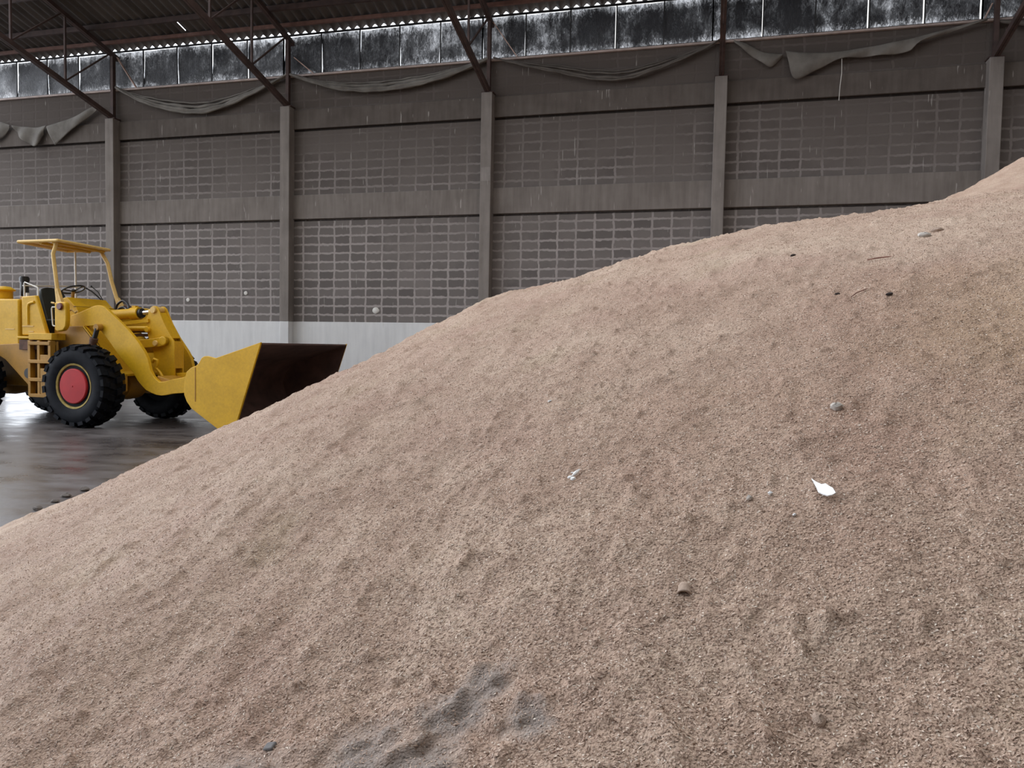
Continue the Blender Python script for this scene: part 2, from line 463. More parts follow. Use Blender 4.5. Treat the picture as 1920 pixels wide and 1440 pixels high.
# clerestory windows, one per bay: frame with mullions and one dirty sheet behind
GT = 8.87
MULX = [-15.17 + 1.02*k for k in range(-5, 27)]
bays = [(XL,-15.17)] + [(-15.17+5.1*0+5*n, -15.17+5*(n+1)) for n in range(4)] + [(4.83, 9.9)]
for i, (a, b) in enumerate(bays):
    fm = MB()
    fm.box((a,DW+.03,SILL+.03),(b,DW+.06,SILL+.048)).box((a,DW+.03,GT-.02),(b,DW+.06,GT+.022))
    nd = 5
    for k in range(nd+1):
        x = b - (b-a if i else 5.0)*k/nd
        if x < a-.01: continue
        fm.box((x-.013,DW+.03,SILL),(x+.013,DW+.06,GT))
    fo = fm.build('window_%d' % (i+1), M['black'], smooth=False); tag(fo, kind='structure')
    pm = MB(); rnd = random.Random(40+i)
    for k in range(nd):
        xb = b-(b-a if i else 5.0)*k/nd; xa = max(a, xb-(b-a if i else 5.0)/nd)
        if xb <= a+.02: continue
        xa += .004; xb -= rnd.choice((.0,.0,.018,.024,.028)) + .004
        vs = []; fs = []; nx, nz = 17, 13
        for jz in range(nz):
            for jx in range(nx):
                x = xa+(xb-xa)*jx/(nx-1); z = SILL+.034+(GT-SILL-.05)*jz/(nz-1)
                vs.append((x, DW+.085+.012*math.sin(3.1*x+2.2*z)+.010*math.sin(9.3*x-5.1*z+i)+rnd.uniform(-.004,.004), z))
        for jz in range(nz-1):
            for jx in range(nx-1):
                fs.append((jz*nx+jx, jz*nx+jx+1, (jz+1)*nx+jx+1, (jz+1)*nx+jx))
        pm.add(vs, fs)
    pm.build('pane', M['pane'], fo, ang=80)

# ------------------------------------------------------------------ columns
col_lab = ['grey concrete wall column behind the yellow loader canopy', 'grey concrete wall column above the open loader bucket',
           'grey concrete wall column with a square scuffed patch, mid wall', 'grey concrete wall column whose foot meets the sloping crest of the heap, right of the middle',
           'grey concrete wall column beside the highest part of the heap, far right']
for n, x in enumerate(COLX):
    c = MB()
    c.box((x-.125,DW-.25,2.03),(x+.125,DW-.002,COL_TOP))
    o = c.build('concrete_column', [M['column']], bevel=.012, loc=(0,0,0))
    MB().box((x-.118,DW-.243,0),(x+.118,DW-.032,2.03)).build('whitewashed_base', M['dado'], o, bevel=.008)
    tag(o, col_lab[n], 'column', 'columns along the block wall')
    if n == 2:
        MB().box((x-.10,DW-.253,5.18),(x+.11,DW-.2495,5.48)).build('scuffed_patch', concrete('patch_mortar', (.20,.18,.165), (.30,.27,.25)), o)

# ------------------------------------------------------------------ roof trusses
tr_lab = ['rusty roof truss nearest the left edge, over the loader', 'rusty roof truss over the loader bucket, second from the left',
          'rusty roof truss over the middle column, with a pale brace beside it', 'rusty roof truss seen nearly end on, right of the middle',
          'rusty roof truss at the far right, leaning right in view']
YE = 9.3
for n, x in enumerate(COLX):
    root = empty('roof_truss', (x, DW-.1, COL_TOP)); tag(root, tr_lab[n], 'roof truss', 'trusses under the roof')
    y0 = 0.0
    def P(y, z): return (0, y-(DW-.1), z-COL_TOP)
    lo = lambda y: 7.16 + .257*(DW-.1-y)
    hi = lambda y: 8.74 + .26*(DW-.1-y)
    # bottom chord: two angles back to back
    bc = MB()
    for sx in (-.028, .028):
        bc.bar((sx,)+P(DW-.1, lo(DW-.1))[1:], (sx,)+P(YE, lo(YE))[1:], .05, .11)
    bc.build('bottom_chord', M['truss'], root, bevel=.004)
    tcd = MB()
    for sx in (-.028, .028):
        tcd.bar((sx,)+P(DW+.3, hi(DW+.3))[1:], (sx,)+P(YE, hi(YE))[1:], .05, .10)
    tcd.build('top_chord', M['truss'], root, bevel=.004)
    MB().box((-.04,-.05,0),(.04,.05,1.66)).build('heel_post', M['truss'], root, bevel=.004)
    MB().box((-.14,-.12,-.0),(.14,.12,.03)).build('base_plate', M['truss'], root, bevel=.004)
    yv = [15.05, 13.6, 12.2, 10.8]
    prev = DW-.1
    for k, y in enumerate(yv):
        MB().bar(P(y, lo(y)), P(y, hi(y)), .045, .045).build('web_post', M['truss'], root, bevel=.003)
        MB().bar(P(y, lo(y)+.06), P(prev-.12, hi(prev-.12)-.04), .035, .035).build('diagonal_brace', M['truss'], root, bevel=.003)
        prev = y

pur_lab = ['reddish eave purlin along the top of the dirty windows', 'dark roof purlin under the sheets, next up from the eave', 'dark roof purlin under the sheets, near the top edge of the view']
for k, (y, h, mt) in enumerate(((DW-.34, .08, 'truss_red'), (15.72, .12, 'truss'), (14.6, .12, 'truss'))):
    zt = ROOF0 + RS*(DW-y) - .078
    o = MB().box((XL,y-.035,zt-h),(XR,y+.035,zt)).build('roof_purlin', M[mt], bevel=.004)
    tag(o, pur_lab[k], 'purlin', 'purlins under the roof sheets')

# short raking struts outside the clerestory that carry the eave (seen through the dirty sheet near the columns)
st_lab = ['pale pinkish raking strut at the window beside the left column', 'pale pinkish raking strut at the window above the loader bucket',
          'pale pinkish raking strut crossing the window beside the middle truss', None, 'pale pinkish raking strut stub at the far right window corner']
for n, x in enumerate(COLX):
    if n == 3: continue
    a = (x+.06, DW-.02, GT-.16) if n in (0, 2) else (x+.12, DW-.02, SILL+.42)
    b = (x+.62, DW+.0, SILL+.02) if n in (0, 1, 2) else (x-.18, DW+.0, SILL+.02)
    if n == 4: a = (x-.06, DW-.02, SILL+.3)
    o = MB().bar(a, b, .02, .09 if n == 2 else .07, up=(0,1,0)).build('raking_strut', simple('primer_steel_%d' % n, (.52,.36,.30), .6, var=.25), bevel=.003)
    tag(o, st_lab[n], 'strut', 'struts at the clerestory')

# ------------------------------------------------------------------ tarps and rolls slung along the wall top
def spline(pts, n):
    pts = [np.array(p, float) for p in pts]; out = []
    P_ = [2*pts[0]-pts[1]]+pts+[2*pts[-1]-pts[-2]]
    for i in range(1, len(P_)-2):
        for k in range(n):
            t = k/n; a, b, c, d = P_[i-1], P_[i], P_[i+1], P_[i+2]
            out.append(.5*((2*b)+(-a+c)*t+(2*a-5*b+4*c-d)*t*t+(-a+3*b-3*c+d)*t**3))
    out.append(P_[-2]); return out
def swag(pts, strands, label, mat='tarp'):
    m_ = MB()
    for dz, r, dy in strands:
        sp = spline([(x, DW-.12+dy, z) for x, z in pts], 8); L_ = len(sp)
        path = [(p[0], p[1]+.01*math.sin(p[0]*9+dy*70), p[2]+dz*math.sin(math.pi*i/(L_-1))+.006*math.sin(p[0]*13+dz*90)) for i, p in enumerate(sp)]
        rr = [max(.012, r*(.55+.45*math.sin(math.pi*i/(L_-1)))*(1+.15*math.sin(p[0]*7.1))) for i, p in enumerate(path)]
        m_.tube(path, rr, 8)
    o = m_.build('rolled_tarp', M[mat], ang=70); tag(o, label, 'tarp', 'tarps slung under the windows'); return o
swag([(-14.86,7.92),(-14.2,7.60),(-13.36,7.34),(-12.44,7.20),(-11.68,7.30),(-10.8,7.57),(-9.98,7.90)],
     [(0,.055,0),(.10,.04,.03),(-.06,.035,-.03),(.20,.02,.05)], 'dusty rolled tarp sagging between the two left columns')
swag([(-9.9,7.90),(-9.23,7.66),(-8.54,7.48),(-7.73,7.41),(-6.94,7.44),(-6.16,7.55),(-5.41,7.74),(-4.98,7.90)],
     [(0,.06,0),(.09,.045,.02),(-.05,.03,-.03),(.17,.02,.04)], 'dusty rolled tarp sagging over the bay right of the bucket column')
swag([(-4.86,7.90),(-4.18,7.70),(-3.35,7.50),(-2.65,7.33),(-1.96,7.28),(-1.3,7.42),(-.54,7.66),(-.0,7.9)],
     [(0,.035,0),(.10,.022,.02),(-.05,.022,-.02),(.16,.016,.04)], 'thin dark rolled tarp sagging left of the end on truss', 'tarp_dark')
swag([(5.0,7.84),(5.7,7.70),(6.5,7.60)], [(0,.05,0),(.05,.03,.03)], 'short end of a rolled tarp at the far right column', 'tarp_dark')

def cloth(top, bot, label, name='torn_tarp', mat='tarp', amp=.05, nx=60, nz=10, fold=7.0, y0=.14):
    tp = spline([(x, 0, z) for x, z in top], 30); bt = spline([(x, 0, z) for x, z in bot], 30)
    def at(sp, f):
        q = f*(len(sp)-1); i = min(int(q), len(sp)-2); return sp[i]*(1-(q-i))+sp[i+1]*(q-i)
    vs = []; fs = []
    for j in range(nz):
        g = j/(nz-1)
        for i in range(nx):
            f = i/(nx-1); p = at(tp, f)*(1-g)+at(bt, f)*g
            y = DW-y0 - amp*(.3+.7*g)*math.sin(fold*p[0]+2.5*g+1.3*math.sin(2.1*p[0])) - .03*math.sin(3.14*g)
            vs.append((p[0], y, p[2]))
    for j in range(nz-1):
        for i in range(nx-1):
            fs.append((j*nx+i, j*nx+i+1, (j+1)*nx+i+1, (j+1)*nx+i))
    o = MB().add(vs, fs).build(name, M[mat], solid=.012, ang=80); tag(o, label, 'tarp', 'tarps slung under the windows'); return o
cloth([(-15.38,7.50),(-15.6,7.46),(-16.1,7.27),(-16.6,7.15),(-17.02,7.06)], [(-15.36,7.42),(-15.75,7.20),(-16.1,6.98),(-16.5,6.74),(-16.78,6.57)],
      'torn dusty tarp hanging left of the left column, under the rusty truss', amp=.03)
cloth([(-17.02,7.08),(-17.3,7.05),(-17.7,7.08),(-18.14,7.14)], [(-17.14,6.86),(-17.34,6.56),(-17.75,6.72),(-18.02,6.98)],
      'ragged middle flap of torn tarp, third from the left column', amp=.05, fold=11)
cloth([(-18.22,7.16),(-18.5,7.25),(-18.9,7.32)], [(-18.22,7.10),(-18.5,6.84),(-18.9,6.7)], 'pale torn tarp flap cut by the left edge of the view', amp=.03)
cloth([(.25,7.90),(.5,7.80),(.8,7.62),(1.05,7.55),(1.22,7.53)], [(.27,7.84),(.55,7.60),(.78,7.42),(1.0,7.29),(1.21,7.48)],
      'crumpled tarp corner just right of the end on truss', amp=.03, fold=12, y0=.055)
cloth([(1.27,7.56),(1.6,7.50),(2.0,7.46),(2.3,7.47),(2.7,7.50),(3.2,7.56),(3.7,7.64),(4.2,7.74),(4.85,7.88)],
      [(1.30,7.45),(1.46,6.99),(1.9,7.16),(2.28,7.32),(2.7,7.33),(3.2,7.34),(3.55,7.38),(3.68,7.52),(4.86,7.84)],
      'long pale torn tarp with a pointed hanging corner, rising to the far right column', amp=.03, nx=110, nz=12, fold=8)
o = MB().tube([(2.33,DW-.13,7.33),(2.34,DW-.11,7.05),(2.32,DW-.10,6.8),(2.31,DW-.09,6.53)], .008, 6).build('hanging_string', M['dab'])
tag(o, 'thin pale string hanging below the torn tarp, upper right wall', 'string')

# white dabs stuck on the blocks
for (x, z, r, lb) in ((-12.83,2.55,.055,'round whitish dab on the blocks above the loader boom, left of its pair'), (-11.17,2.72,.055,'round whitish dab on the blocks, left of the column above the bucket'), (-7.68,2.31,.085,'largest whitish dab on the blocks, right of the column above the bucket')):
    o = MB().ball((x, DW-.005, z), r, 14, (1,.25,.85), .1, random.Random(int(r*1000))).build('plaster_dab', M['dab']); tag(o, lb, 'dab', 'dabs on the block wall')

# ------------------------------------------------------------------ the heap
PP = [2.6964,7.9753,8.8281,0.4915,0.0003,4.8529,-0.0038,-0.0481,7.0,9.0,5.0,0.62,-4.0428,5.426,-0.3877,1.1861,2.1789,7.7524,-1.0741,2.7381,0.978]
LUMPS = [(-4.19,3.64,.007),(-3.44,3.69,-.034),(-3.21,3.83,.03),(-2.98,3.95,.025),(-2.77,4.1,-.043),(-2.6,4.33,.024),(-2.42,4.55,.004),(-2.28,4.89,-.04),(-2.12,5.24,.04),(-1.94,5.63,-.066),(-1.65,5.77,.068),(-1.35,5.85,.107),(-1.03,5.86,-.263),(-.71,5.81,.078),(-.4,5.74,.035),(-.1,5.6,-.033),(.19,5.5,.01),(.47,5.43,.032),(.75,5.35,-.013),(1.02,5.25,-.026),(1.31,5.24,.013),(2.44,7.99,-.018),(2.86,7.85,.032)]
def smin(a, b, k):
    h = np.clip(.5+.5*(b-a)/k, 0, 1); return b*(1-h)+a*h-k*h*(1-h)
def heap0(x, y):
    cx,cy,R_,tb,kr,ph,pgx,pgy,mx,my,mh,mt,b1x,b1y,b1h,b1s,b2x,b2y,b2h,b2s,el = PP
    dx, dy = x-cx, y-cy
    h = smin(tb*(R_-np.sqrt(dx*dx+(dy*el)**2+kr*kr)), ph+pgx*dx+pgy*dy, .5)
    m = mh-mt*np.sqrt((x-mx)**2+(y-my)**2+.3)
    h = -smin(-h, -m, .35)
    h = h+b1h*np.exp(-((x-b1x)**2+(y-b1y)**2)/b1s**2)+b2h*np.exp(-((x-b2x)**2+(y-b2y)**2)/b2s**2)
    for lx, ly, k in LUMPS:
        h = h+k*np.exp(-((x-lx)**2+(y-ly)**2)/.55**2)
    return h
def vnoise(x, y, seed):
    xi = np.floor(x).astype(np.int64); yi = np.floor(y).astype(np.int64); fx = x-xi; fy = y-yi
    def g(ix, iy):
        h = (ix*374761393+iy*668265263+seed*974711) & 0xffffffff
        h = ((h ^ (h >> 13))*1274126177) & 0xffffffff
        a = ((h ^ (h >> 16)) & 0xffff)/65536*2*np.pi
        return np.cos(a), np.sin(a)
    def dot(ix, iy, dx, dy):
        gx, gy = g(ix, iy); return gx*dx+gy*dy
    u = fx**3*(fx*(fx*6-15)+10); v = fy**3*(fy*(fy*6-15)+10)
    a = dot(xi,yi,fx,fy); b = dot(xi+1,yi,fx-1,fy); c = dot(xi,yi+1,fx,fy-1); d = dot(xi+1,yi+1,fx-1,fy-1)
    return (a*(1-u)+b*u)*(1-v)+(c*(1-u)+d*u)*v
def heap(x, y):
    x = np.asarray(x, float); y = np.asarray(y, float)
    h = heap0(x, y)
    wx = x+.05*vnoise(x*3, y*3, 91); wy = y+.05*vnoise(x*3, y*3, 92)
    d = .022*vnoise(wx/.55, wy/.55, 1)+.016*vnoise(wx/.19, wy/.19, 2)
    n3 = vnoise(wx/.075, wy/.075, 3); n4 = vnoise(wx/.034, wy/.034, 4)
    d = d+.007*n3+.0035*n4
    d = d+.013*vnoise(wx/.11+.25*vnoise(wy/.5, wx/.5, 8), wy/.62, 7)*np.clip((.6-x)/1.6, .25, 1)   # furrows down the flank
    cl = np.clip(vnoise(wx/.13, wy/.13, 5)-.20, 0, 1); d = d+.026*cl*(1+1.4*n4)      # scattered clods
    cl = np.clip(vnoise(wx/.045, wy/.045, 9)-.24, 0, 1); d = d+.042*cl
    sd = x+1.74-.163*(y-1.52)                                  # low ridge down the left flank
    d = d+.055*np.exp(-(sd/.33)**2)*np.clip((3.7-y)/.9, 0, 1)*np.clip((y-.8)/.5, 0, 1)
    # slumped cracks in the mouldy patch
    for gx, gy, gr in GREY:
        w = np.exp(-((x-gx)**2+(y-gy)**2)/(gr*1.1)**2)
        d = d+w*.010*vnoise(wx/.05, wy/.035, 6)
    for (ax, ay), (bx, by) in CRACKS:
        L2 = (bx-ax)**2+(by-ay)**2; wob = .022*vnoise(x/.035, y/.035, 12)
        t_ = np.clip(((x-ax)*(bx-ax)+(y-ay)*(by-ay))/L2, 0, 1); q_ = ((y-ay)*(bx-ax)-(x-ax)*(by-ay))/math.sqrt(L2)+wob
        r_ = np.sqrt((x-ax-t_*(bx-ax))**2+(y-ay-t_*(by-ay))**2+1e-9)
        d = d+np.exp(-(r_/.022)**2)*(.007*np.tanh(q_/.006))-.009*np.exp(-(r_/.03)**2)*np.exp(-(q_/.009)**2)
    return np.maximum(h+d*np.clip(h/.15, .3, 1), -.02)
def steps(segs):
    out = [segs[0][0]]
    for a, b, s0 in segs:
        n = max(1, int(round((b-a)/s0))); out += list(np.linspace(a, b, n+1)[1:])
    return np.array(out)
gx = steps([(-6.6,-4.5,.045),(-4.5,-2.2,.024),(-2.2,-.8,.0125),(-.8,-.2,.008),(-.2,2.2,.0125),(2.2,4.5,.03),(4.5,12.96,.1)])
gy = steps([(-1.2,.5,.06),(.5,1.1,.014),(1.1,1.55,.008),(1.55,3.4,.0125),(3.4,6.6,.022),(6.6,9.2,.045),(9.2,16.34,.12)])
X_, Y_ = np.meshgrid(gx, gy); Z_ = heap(X_, Y_)
nX, nY = len(gx), len(gy)
me = bpy.data.meshes.new('grain_heap')
co = np.stack([X_, Y_, Z_], -1).reshape(-1, 3)
idx = np.arange(nX*nY).reshape(nY, nX)
q = np.stack([idx[:-1,:-1], idx[:-1,1:], idx[1:,1:], idx[1:,:-1]], -1).reshape(-1, 4)
zq = co[:, 2][q].max(1); q = q[zq > -.015]
used = np.unique(q); rm = -np.ones(len(co), int); rm[used] = np.arange(len(used)); co = co[used]; q = rm[q]
me.vertices.add(len(co)); me.vertices.foreach_set('co', co.ravel())
me.loops.add(q.size); me.loops.foreach_set('vertex_index', q.ravel().astype(np.int32))
me.polygons.add(len(q)); me.polygons.foreach_set('loop_start', np.arange(0, q.size, 4, dtype=np.int32))
me.polygons.foreach_set('use_smooth', np.ones(len(q), bool))
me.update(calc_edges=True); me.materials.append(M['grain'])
hp = link(bpy.data.objects.new('grain_heap', me))
tag(hp, 'large sloping heap of loose brown grain husks filling the foreground', 'heap', kind='stuff')

# husks lying loose on the surface
def husks(n, seed=3):
    rg = np.random.default_rng(seed)
    X = rg.uniform(-3.6, 1.9, n*7); Y = rg.uniform(.9, 5.2, n*7)
    keep = rg.random(n*7) < np.clip(1.9/(X*X+Y*Y), 0, 1); X = X[keep][:n]; Y = Y[keep][:n]
    k2 = np.ones(len(X), bool)
    for gx, gy, gr in GREY: k2 &= (((X-gx)**2+(1.3*(Y-gy))**2) > (gr*.8)**2) | (rg.random(len(X)) < .3)
    X = X[k2]; Y = Y[k2]; n = len(X)
    e = .01; Zc = heap(X, Y); gx_ = (heap(X+e, Y)-heap(X-e, Y))/(2*e); gy_ = (heap(X, Y+e)-heap(X, Y-e))/(2*e)
    N = np.stack([-gx_+rg.normal(0,.45,n), -gy_+rg.normal(0,.45,n), np.ones(n)], 1); N /= np.linalg.norm(N, axis=1)[:, None]
    T = rg.normal(0, 1, (n, 3)); T -= N*(T*N).sum(1)[:, None]; T /= np.linalg.norm(T, axis=1)[:, None]; B = np.cross(N, T)
    Ln = rg.uniform(.0022, .0048, n)[:, None]; Wd = rg.uniform(.0010, .0019, n)[:, None]
    C0 = np.stack([X, Y, Zc+rg.uniform(.0004, .0022, n)], 1); bow = N*.0008
    v = np.stack([C0-T*Ln, C0-B*Wd+bow, C0+T*Ln, C0+B*Wd+bow], 1).reshape(-1, 3)
    m_ = bpy.data.meshes.new('loose_husks')
    m_.vertices.add(n*4); m_.vertices.foreach_set('co', v.ravel())
    m_.loops.add(n*4); m_.loops.foreach_set('vertex_index', np.arange(n*4, dtype=np.int32))
    m_.polygons.add(n); m_.polygons.foreach_set('loop_start', np.arange(0, n*4, 4, dtype=np.int32))
    m_.update(calc_edges=True); m_.materials.append(M['husk'])
    o = link(bpy.data.objects.new('loose_husks', m_)); tag(o, 'loose pale and brown husks strewn over the surface of the grain heap', 'husks', kind='stuff')
husks(260000)

def hz(x, y): return float(heap(np.array([x]), np.array([y]))[0])
def slope_frame(x, y):
    e = .03; n = Vector((-(hz(x+e,y)-hz(x-e,y))/(2*e), -(hz(x,y+e)-hz(x,y-e))/(2*e), 1)).normalized()
    t = Vector((1,0,0)); t = (t-n*t.dot(n)).normalized(); b = n.cross(t)
    M_ = Matrix.Identity(4)
    for i in range(3): M_[i][0], M_[i][1], M_[i][2] = t[i], b[i], n[i]
    M_[0][3], M_[1][3], M_[2][3] = x, y, hz(x, y)
    return M_
def on_heap(name, mbx, x, y, mat, label, cat, group=None, lift=0.0, bevel=0, **k):
    o = mbx.build(name, mat, bevel=bevel, **k); F = slope_frame(x, y)
    o.matrix_world = F @ Matrix.Translation((0,0,lift)); tag(o, label, cat, group); return o
def lump(r, sq, seed, jit=.16, n=12): return MB().ball((0,0,0), r, n, sq, jit, random.Random(seed))

# white leaf shaped scrap
out_ = [(-.030,.027),(-.018,.017),(-.006,.009),(.004,.008),(.012,.000),(.020,-.006),(.025,-.018),(.016,-.021),(.003,-.020),(-.009,-.013),(-.019,-.006),(-.022,.006)]
sm_ = MB(); nO = len(out_)
vs = [(x*.82,y*1.75,.006+.004*math.sin(x*60)) for x,y in out_]+[(x*.82,y*1.75,.003+.004*math.sin(x*60)) for x,y in out_]
sm_.add(vs, [tuple(range(nO)), tuple(reversed(range(nO,2*nO)))]+[(i,nO+i,nO+(i+1)%nO,(i+1)%nO) for i in range(nO)])
on_heap('white_scrap', sm_, .265, 1.878, M['white'], 'flat white leaf shaped scrap lying on the grain, right of the middle', 'scrap', lift=.008)
tw = MB().tube([(.010,.036,.004),(.004,.012,.006),(-.004,-.006,.006)], [.0015,.006,.003], 7).ball((-.010,-.012,.006), .008, 8, (1,.7,.6)).ball((.001,-.024,.006), .009, 8, (.9,.8,.6)).tube([(-.012,.016,.006),(0,.014,.006)], .0018, 6)
on_heap('twisted_scrap', tw, -.361, 2.11, M['white'], 'small twisted white scrap on the grain near the middle of the slope', 'scrap', lift=.003)
on_heap('grey_stone', lump(.017, (1,.8,.7), 3), .34, 2.255, M['stone'], 'angular pale grey stone on the upper right slope', 'stone', lift=.006)
on_heap('pebble', lump(.0075, (1,.9,.9), 4), .099, 1.89, M['stone'], 'rounded grey pebble left of the white leaf shaped scrap', 'pebble', 'pebbles on the grain', lift=.004)
on_heap('pebble', lump(.006, (1,.9,.8), 5), .147, 1.903, M['white'], 'tiny pale pebble between the grey pebble and the white scrap', 'pebble', 'pebbles on the grain', lift=.003)
on_heap('pebble', lump(.004, (1,.9,.8), 6), .193, 1.813, M['white'], 'tiny white pebble below and left of the white leaf shaped scrap', 'pebble', 'pebbles on the grain', lift=.003)
on_heap('white_chip', lump(.008, (1,.5,.5), 8), -.548, 2.644, M['white'], 'small white chip high on the slope left of the stone', 'chip', lift=.003)
on_heap('dark_chunk', MB().box((-.011,-.010,-.008),(.012,.010,.007)), -.831, 1.323, M['darkstone'], 'dark squarish chunk above the mouldy grey patch at the bottom', 'chunk', bevel=.003)
# curled grain flake standing like a little hood
hd = MB(); vs = []; fs = []
for j in range(7):
    for i in range(11):
        a = math.pi*(-.1+1.2*i/10); r = .013*(1-.05*j)
        vs.append((r*math.cos(a)*1.1, -.014+.028*j/6, r*math.sin(a)-.002))
for j in range(6):
    for i in range(10): fs.append((j*11+i,j*11+i+1,(j+1)*11+i+1,(j+1)*11+i))
on_heap('curled_flake', hd.add(vs, fs), -.04, 1.619, M['clod'], 'curled tan flake with a dark hollow on the lower middle slope', 'flake', solid=.003)
on_heap('grain_clod', lump(.011, (1.0,1.2,.8), 11), .189, 1.318, M['clod'], 'small tan clod on the lower right slope', 'clod', 'clods on the grain', lift=.004)
tg = MB().tube([(-.045,.022,.004),(-.01,.006,.007),(.02,-.006,.006),(.045,-.012,.004)], [.002,.003,.003,.0015], 7)
on_heap('twig', tg, .678, 3.531, M['wood'], 'reddish brown twig near the crest, upper right', 'twig', 'twigs on the grain', lift=.004)
tg = MB().tube([(-.04,-.03,.003),(-.005,.004,.006),(.035,.025,.003)], [.0012,.002,.0012], 6)
on_heap('twig', tg, .524, 3.08, M['wood'], 'short brown twig below the crest twig on the upper right slope', 'twig', 'twigs on the grain', lift=.003)
for k, (x, y, r, lb) in enumerate(((.358,3.812,.010,'black bit left of the crest twig'), (.457,3.125,.008,'black bit on the upper right slope, left of the short twig'), (.609,2.985,.010,'dark brown bit right of the short twig, upper right slope'))):
    on_heap('dark_bit', lump(r, (1.3,.6,.5), 20+k), x, y, M['darkbit'], lb, 'bit', 'dark bits on the grain', lift=.003)
for k, (x, y, r, mt, lb) in enumerate(((.90,3.76,.022,'stone','pale lump half buried near the crest at the upper right, lower of two'), (.97,3.84,.02,'clod','tan lump half buried near the crest at the upper right, upper of two'))):
    on_heap('caked_lump', lump(r, (1.3,.8,.6), 30+k), x, y, M[mt], lb, 'lump', 'lumps near the crest', lift=.004)
for k, (x, y, r, lb) in enumerate(((-5.78,5.37,.045,'dark clod on the floor by the toe of the heap, nearest of four'), (-5.72,5.67,.04,'dark clod at the toe of the heap, second nearest of four'), (-5.82,5.90,.05,'dark clod at the toe of the heap, third nearest of four'), (-5.86,6.2,.05,'dark clod at the toe of the heap, farthest of four'))):
    x = -5.3
    while hz(x, y) > -.005 and x > -6.5: x -= .01
    r *= .75; x -= r*1.35; z = 0.0
    o = MB().ball((0,0,r*.55), r, 12, (1.3,1,.55), .2, random.Random(60+k)).build('grain_clod', M['clod_grey'], loc=(x,y,z-.005)); tag(o, lb, 'clod', 'clods at the toe of the heap')

# ------------------------------------------------------------------ wheel loader
LD = empty('wheel_loader', (-10.335, 11.717, 0), math.radians(-3.5))
tag(LD, 'yellow articulated wheel loader with red hubs and open bucket beside the heap', 'wheel loader')
def part(mbx, name, mat, parent=LD, **k): return mbx.build(name, mat, parent, **k)

# wheels
TR, WB = .94, 2.75
def make_wheel():
    R_, w = .665, .235
    prof = [(.36,-w*.80),(.40,-w*.92),(.50,-w*1.0),(.60,-w*.97),(.645,-w*.86),(R_,-w*.6),(R_,w*.6),(.645,w*.86),(.60,w*.97),(.50,w*1.0),(.40,w*.92),(.36,w*.80)]
    t = MB().lathe(prof, 56)
    n = 22
    for k in range(n):
        for sgn in (-1, 1):
            a = 2*math.pi*(k+(.5 if sgn > 0 else 0))/n
            # chunky lug from the shoulder to the centre, raked
            for (ya, yb, da, ra, rb) in ((.02,.13,.0,R_-.02,.715),(.12,.238,.07,R_-.05,.705)):
                aw = .085
                a2 = a+da
                vs = []
                for yy, extra in ((ya,0),(yb,.05)):
                    rt = rb if yy < .2 else rb-.03
                    for rr in (ra, rt):
                        for s in (-1, 1):
                            aa = a2+extra+s*aw*(1.0 if rr < .69 else .8)
                            vs.append((rr*math.cos(aa), sgn*yy, rr*math.sin(aa)))
                t.add(vs, [(0,1,3,2),(4,6,7,5),(0,4,5,1),(2,3,7,6),(0,2,6,4),(1,5,7,3)])
    o = part(t, 'wheel', M['rubber'], ang=35)
    r_ = MB().lathe([(.30,-.13),(.33,-.13),(.345,-.16),(.355,-.205),(.385,-.215),(.39,-.19),(.37,-.15),(.36,.15),(.30,.16),(0,.16)], 44)
    r_.lathe([(0,-.135),(.31,-.135),(.33,-.12)], 44)
    part(r_, 'rim', M['rim'], o, ang=30)
    h_ = MB().lathe([(0,-.236),(.02,-.236),(.285,-.226),(.297,-.214),(.297,-.13)], 44)
    for k in range(1): h_.lathe([(0,-.245),(.015,-.243),(.018,-.233)], 10)
    part(h_, 'hub_cover', M['red'], o, ang=30)
    return o
w0 = make_wheel()
w0.location = (0,-TR,.71)
for (x, y) in ((0,TR),(-WB,-TR),(-WB,TR)):
    c = copy_tree(w0, LD); c.location = (x,y,.71); c.rotation_euler = (0, random.uniform(0,.3), math.pi if y > 0 else 0)

# axles
part(MB().lathe([(.12,-.75),(.14,-.4),(.16,-.25),(.27,-.2),(.29,0),(.27,.2),(.16,.25),(.14,.4),(.12,.75)], 24, Matrix.Translation((0,0,.71))), 'front_axle', M['yellow_dirty'])
part(MB().lathe([(.12,-.75),(.14,-.4),(.16,-.25),(.27,-.2),(.29,0),(.27,.2),(.16,.25),(.14,.4),(.12,.75)], 24, Matrix.Translation((-WB,0,.71))), 'rear_axle', M['yellow_dirty'])

# front frame: two cheek plates, sloping top plate
ff = [(-1.02,1.72),(-.36,1.74),(-.06,1.45),(.36,.95),(.58,.92),(.58,.62),(.35,.50),(-.9,.50),(-1.02,.62)]
for y in (-.62, .57): part(MB().prism(ff, y, y+.05), 'frame_cheek', M['yellow_dirty'], bevel=.008)
sp_ = MB().prism([(-.36,1.74),(-.06,1.45),(.36,.95),(.58,.92),(.58,.88),(.34,.91),(-.09,1.41),(-.37,1.70)], -.62, .62)
part(sp_, 'frame_top_plate', M['yellow'], bevel=.006)
part(MB().prism([(-1.0,1.70),(-.38,1.70),(-.38,.52),(-1.0,.52)], -.45, .45), 'frame_core', M['rust'], bevel=.01)
part(MB().lathe([(.10,-.22),(.13,-.2),(.13,.2),(.10,.22)], 20, Matrix.Translation((-1.22,0,.85)) @ Matrix.Rotation(math.pi/2,4,'X')), 'articulation_joint', M['rust'])

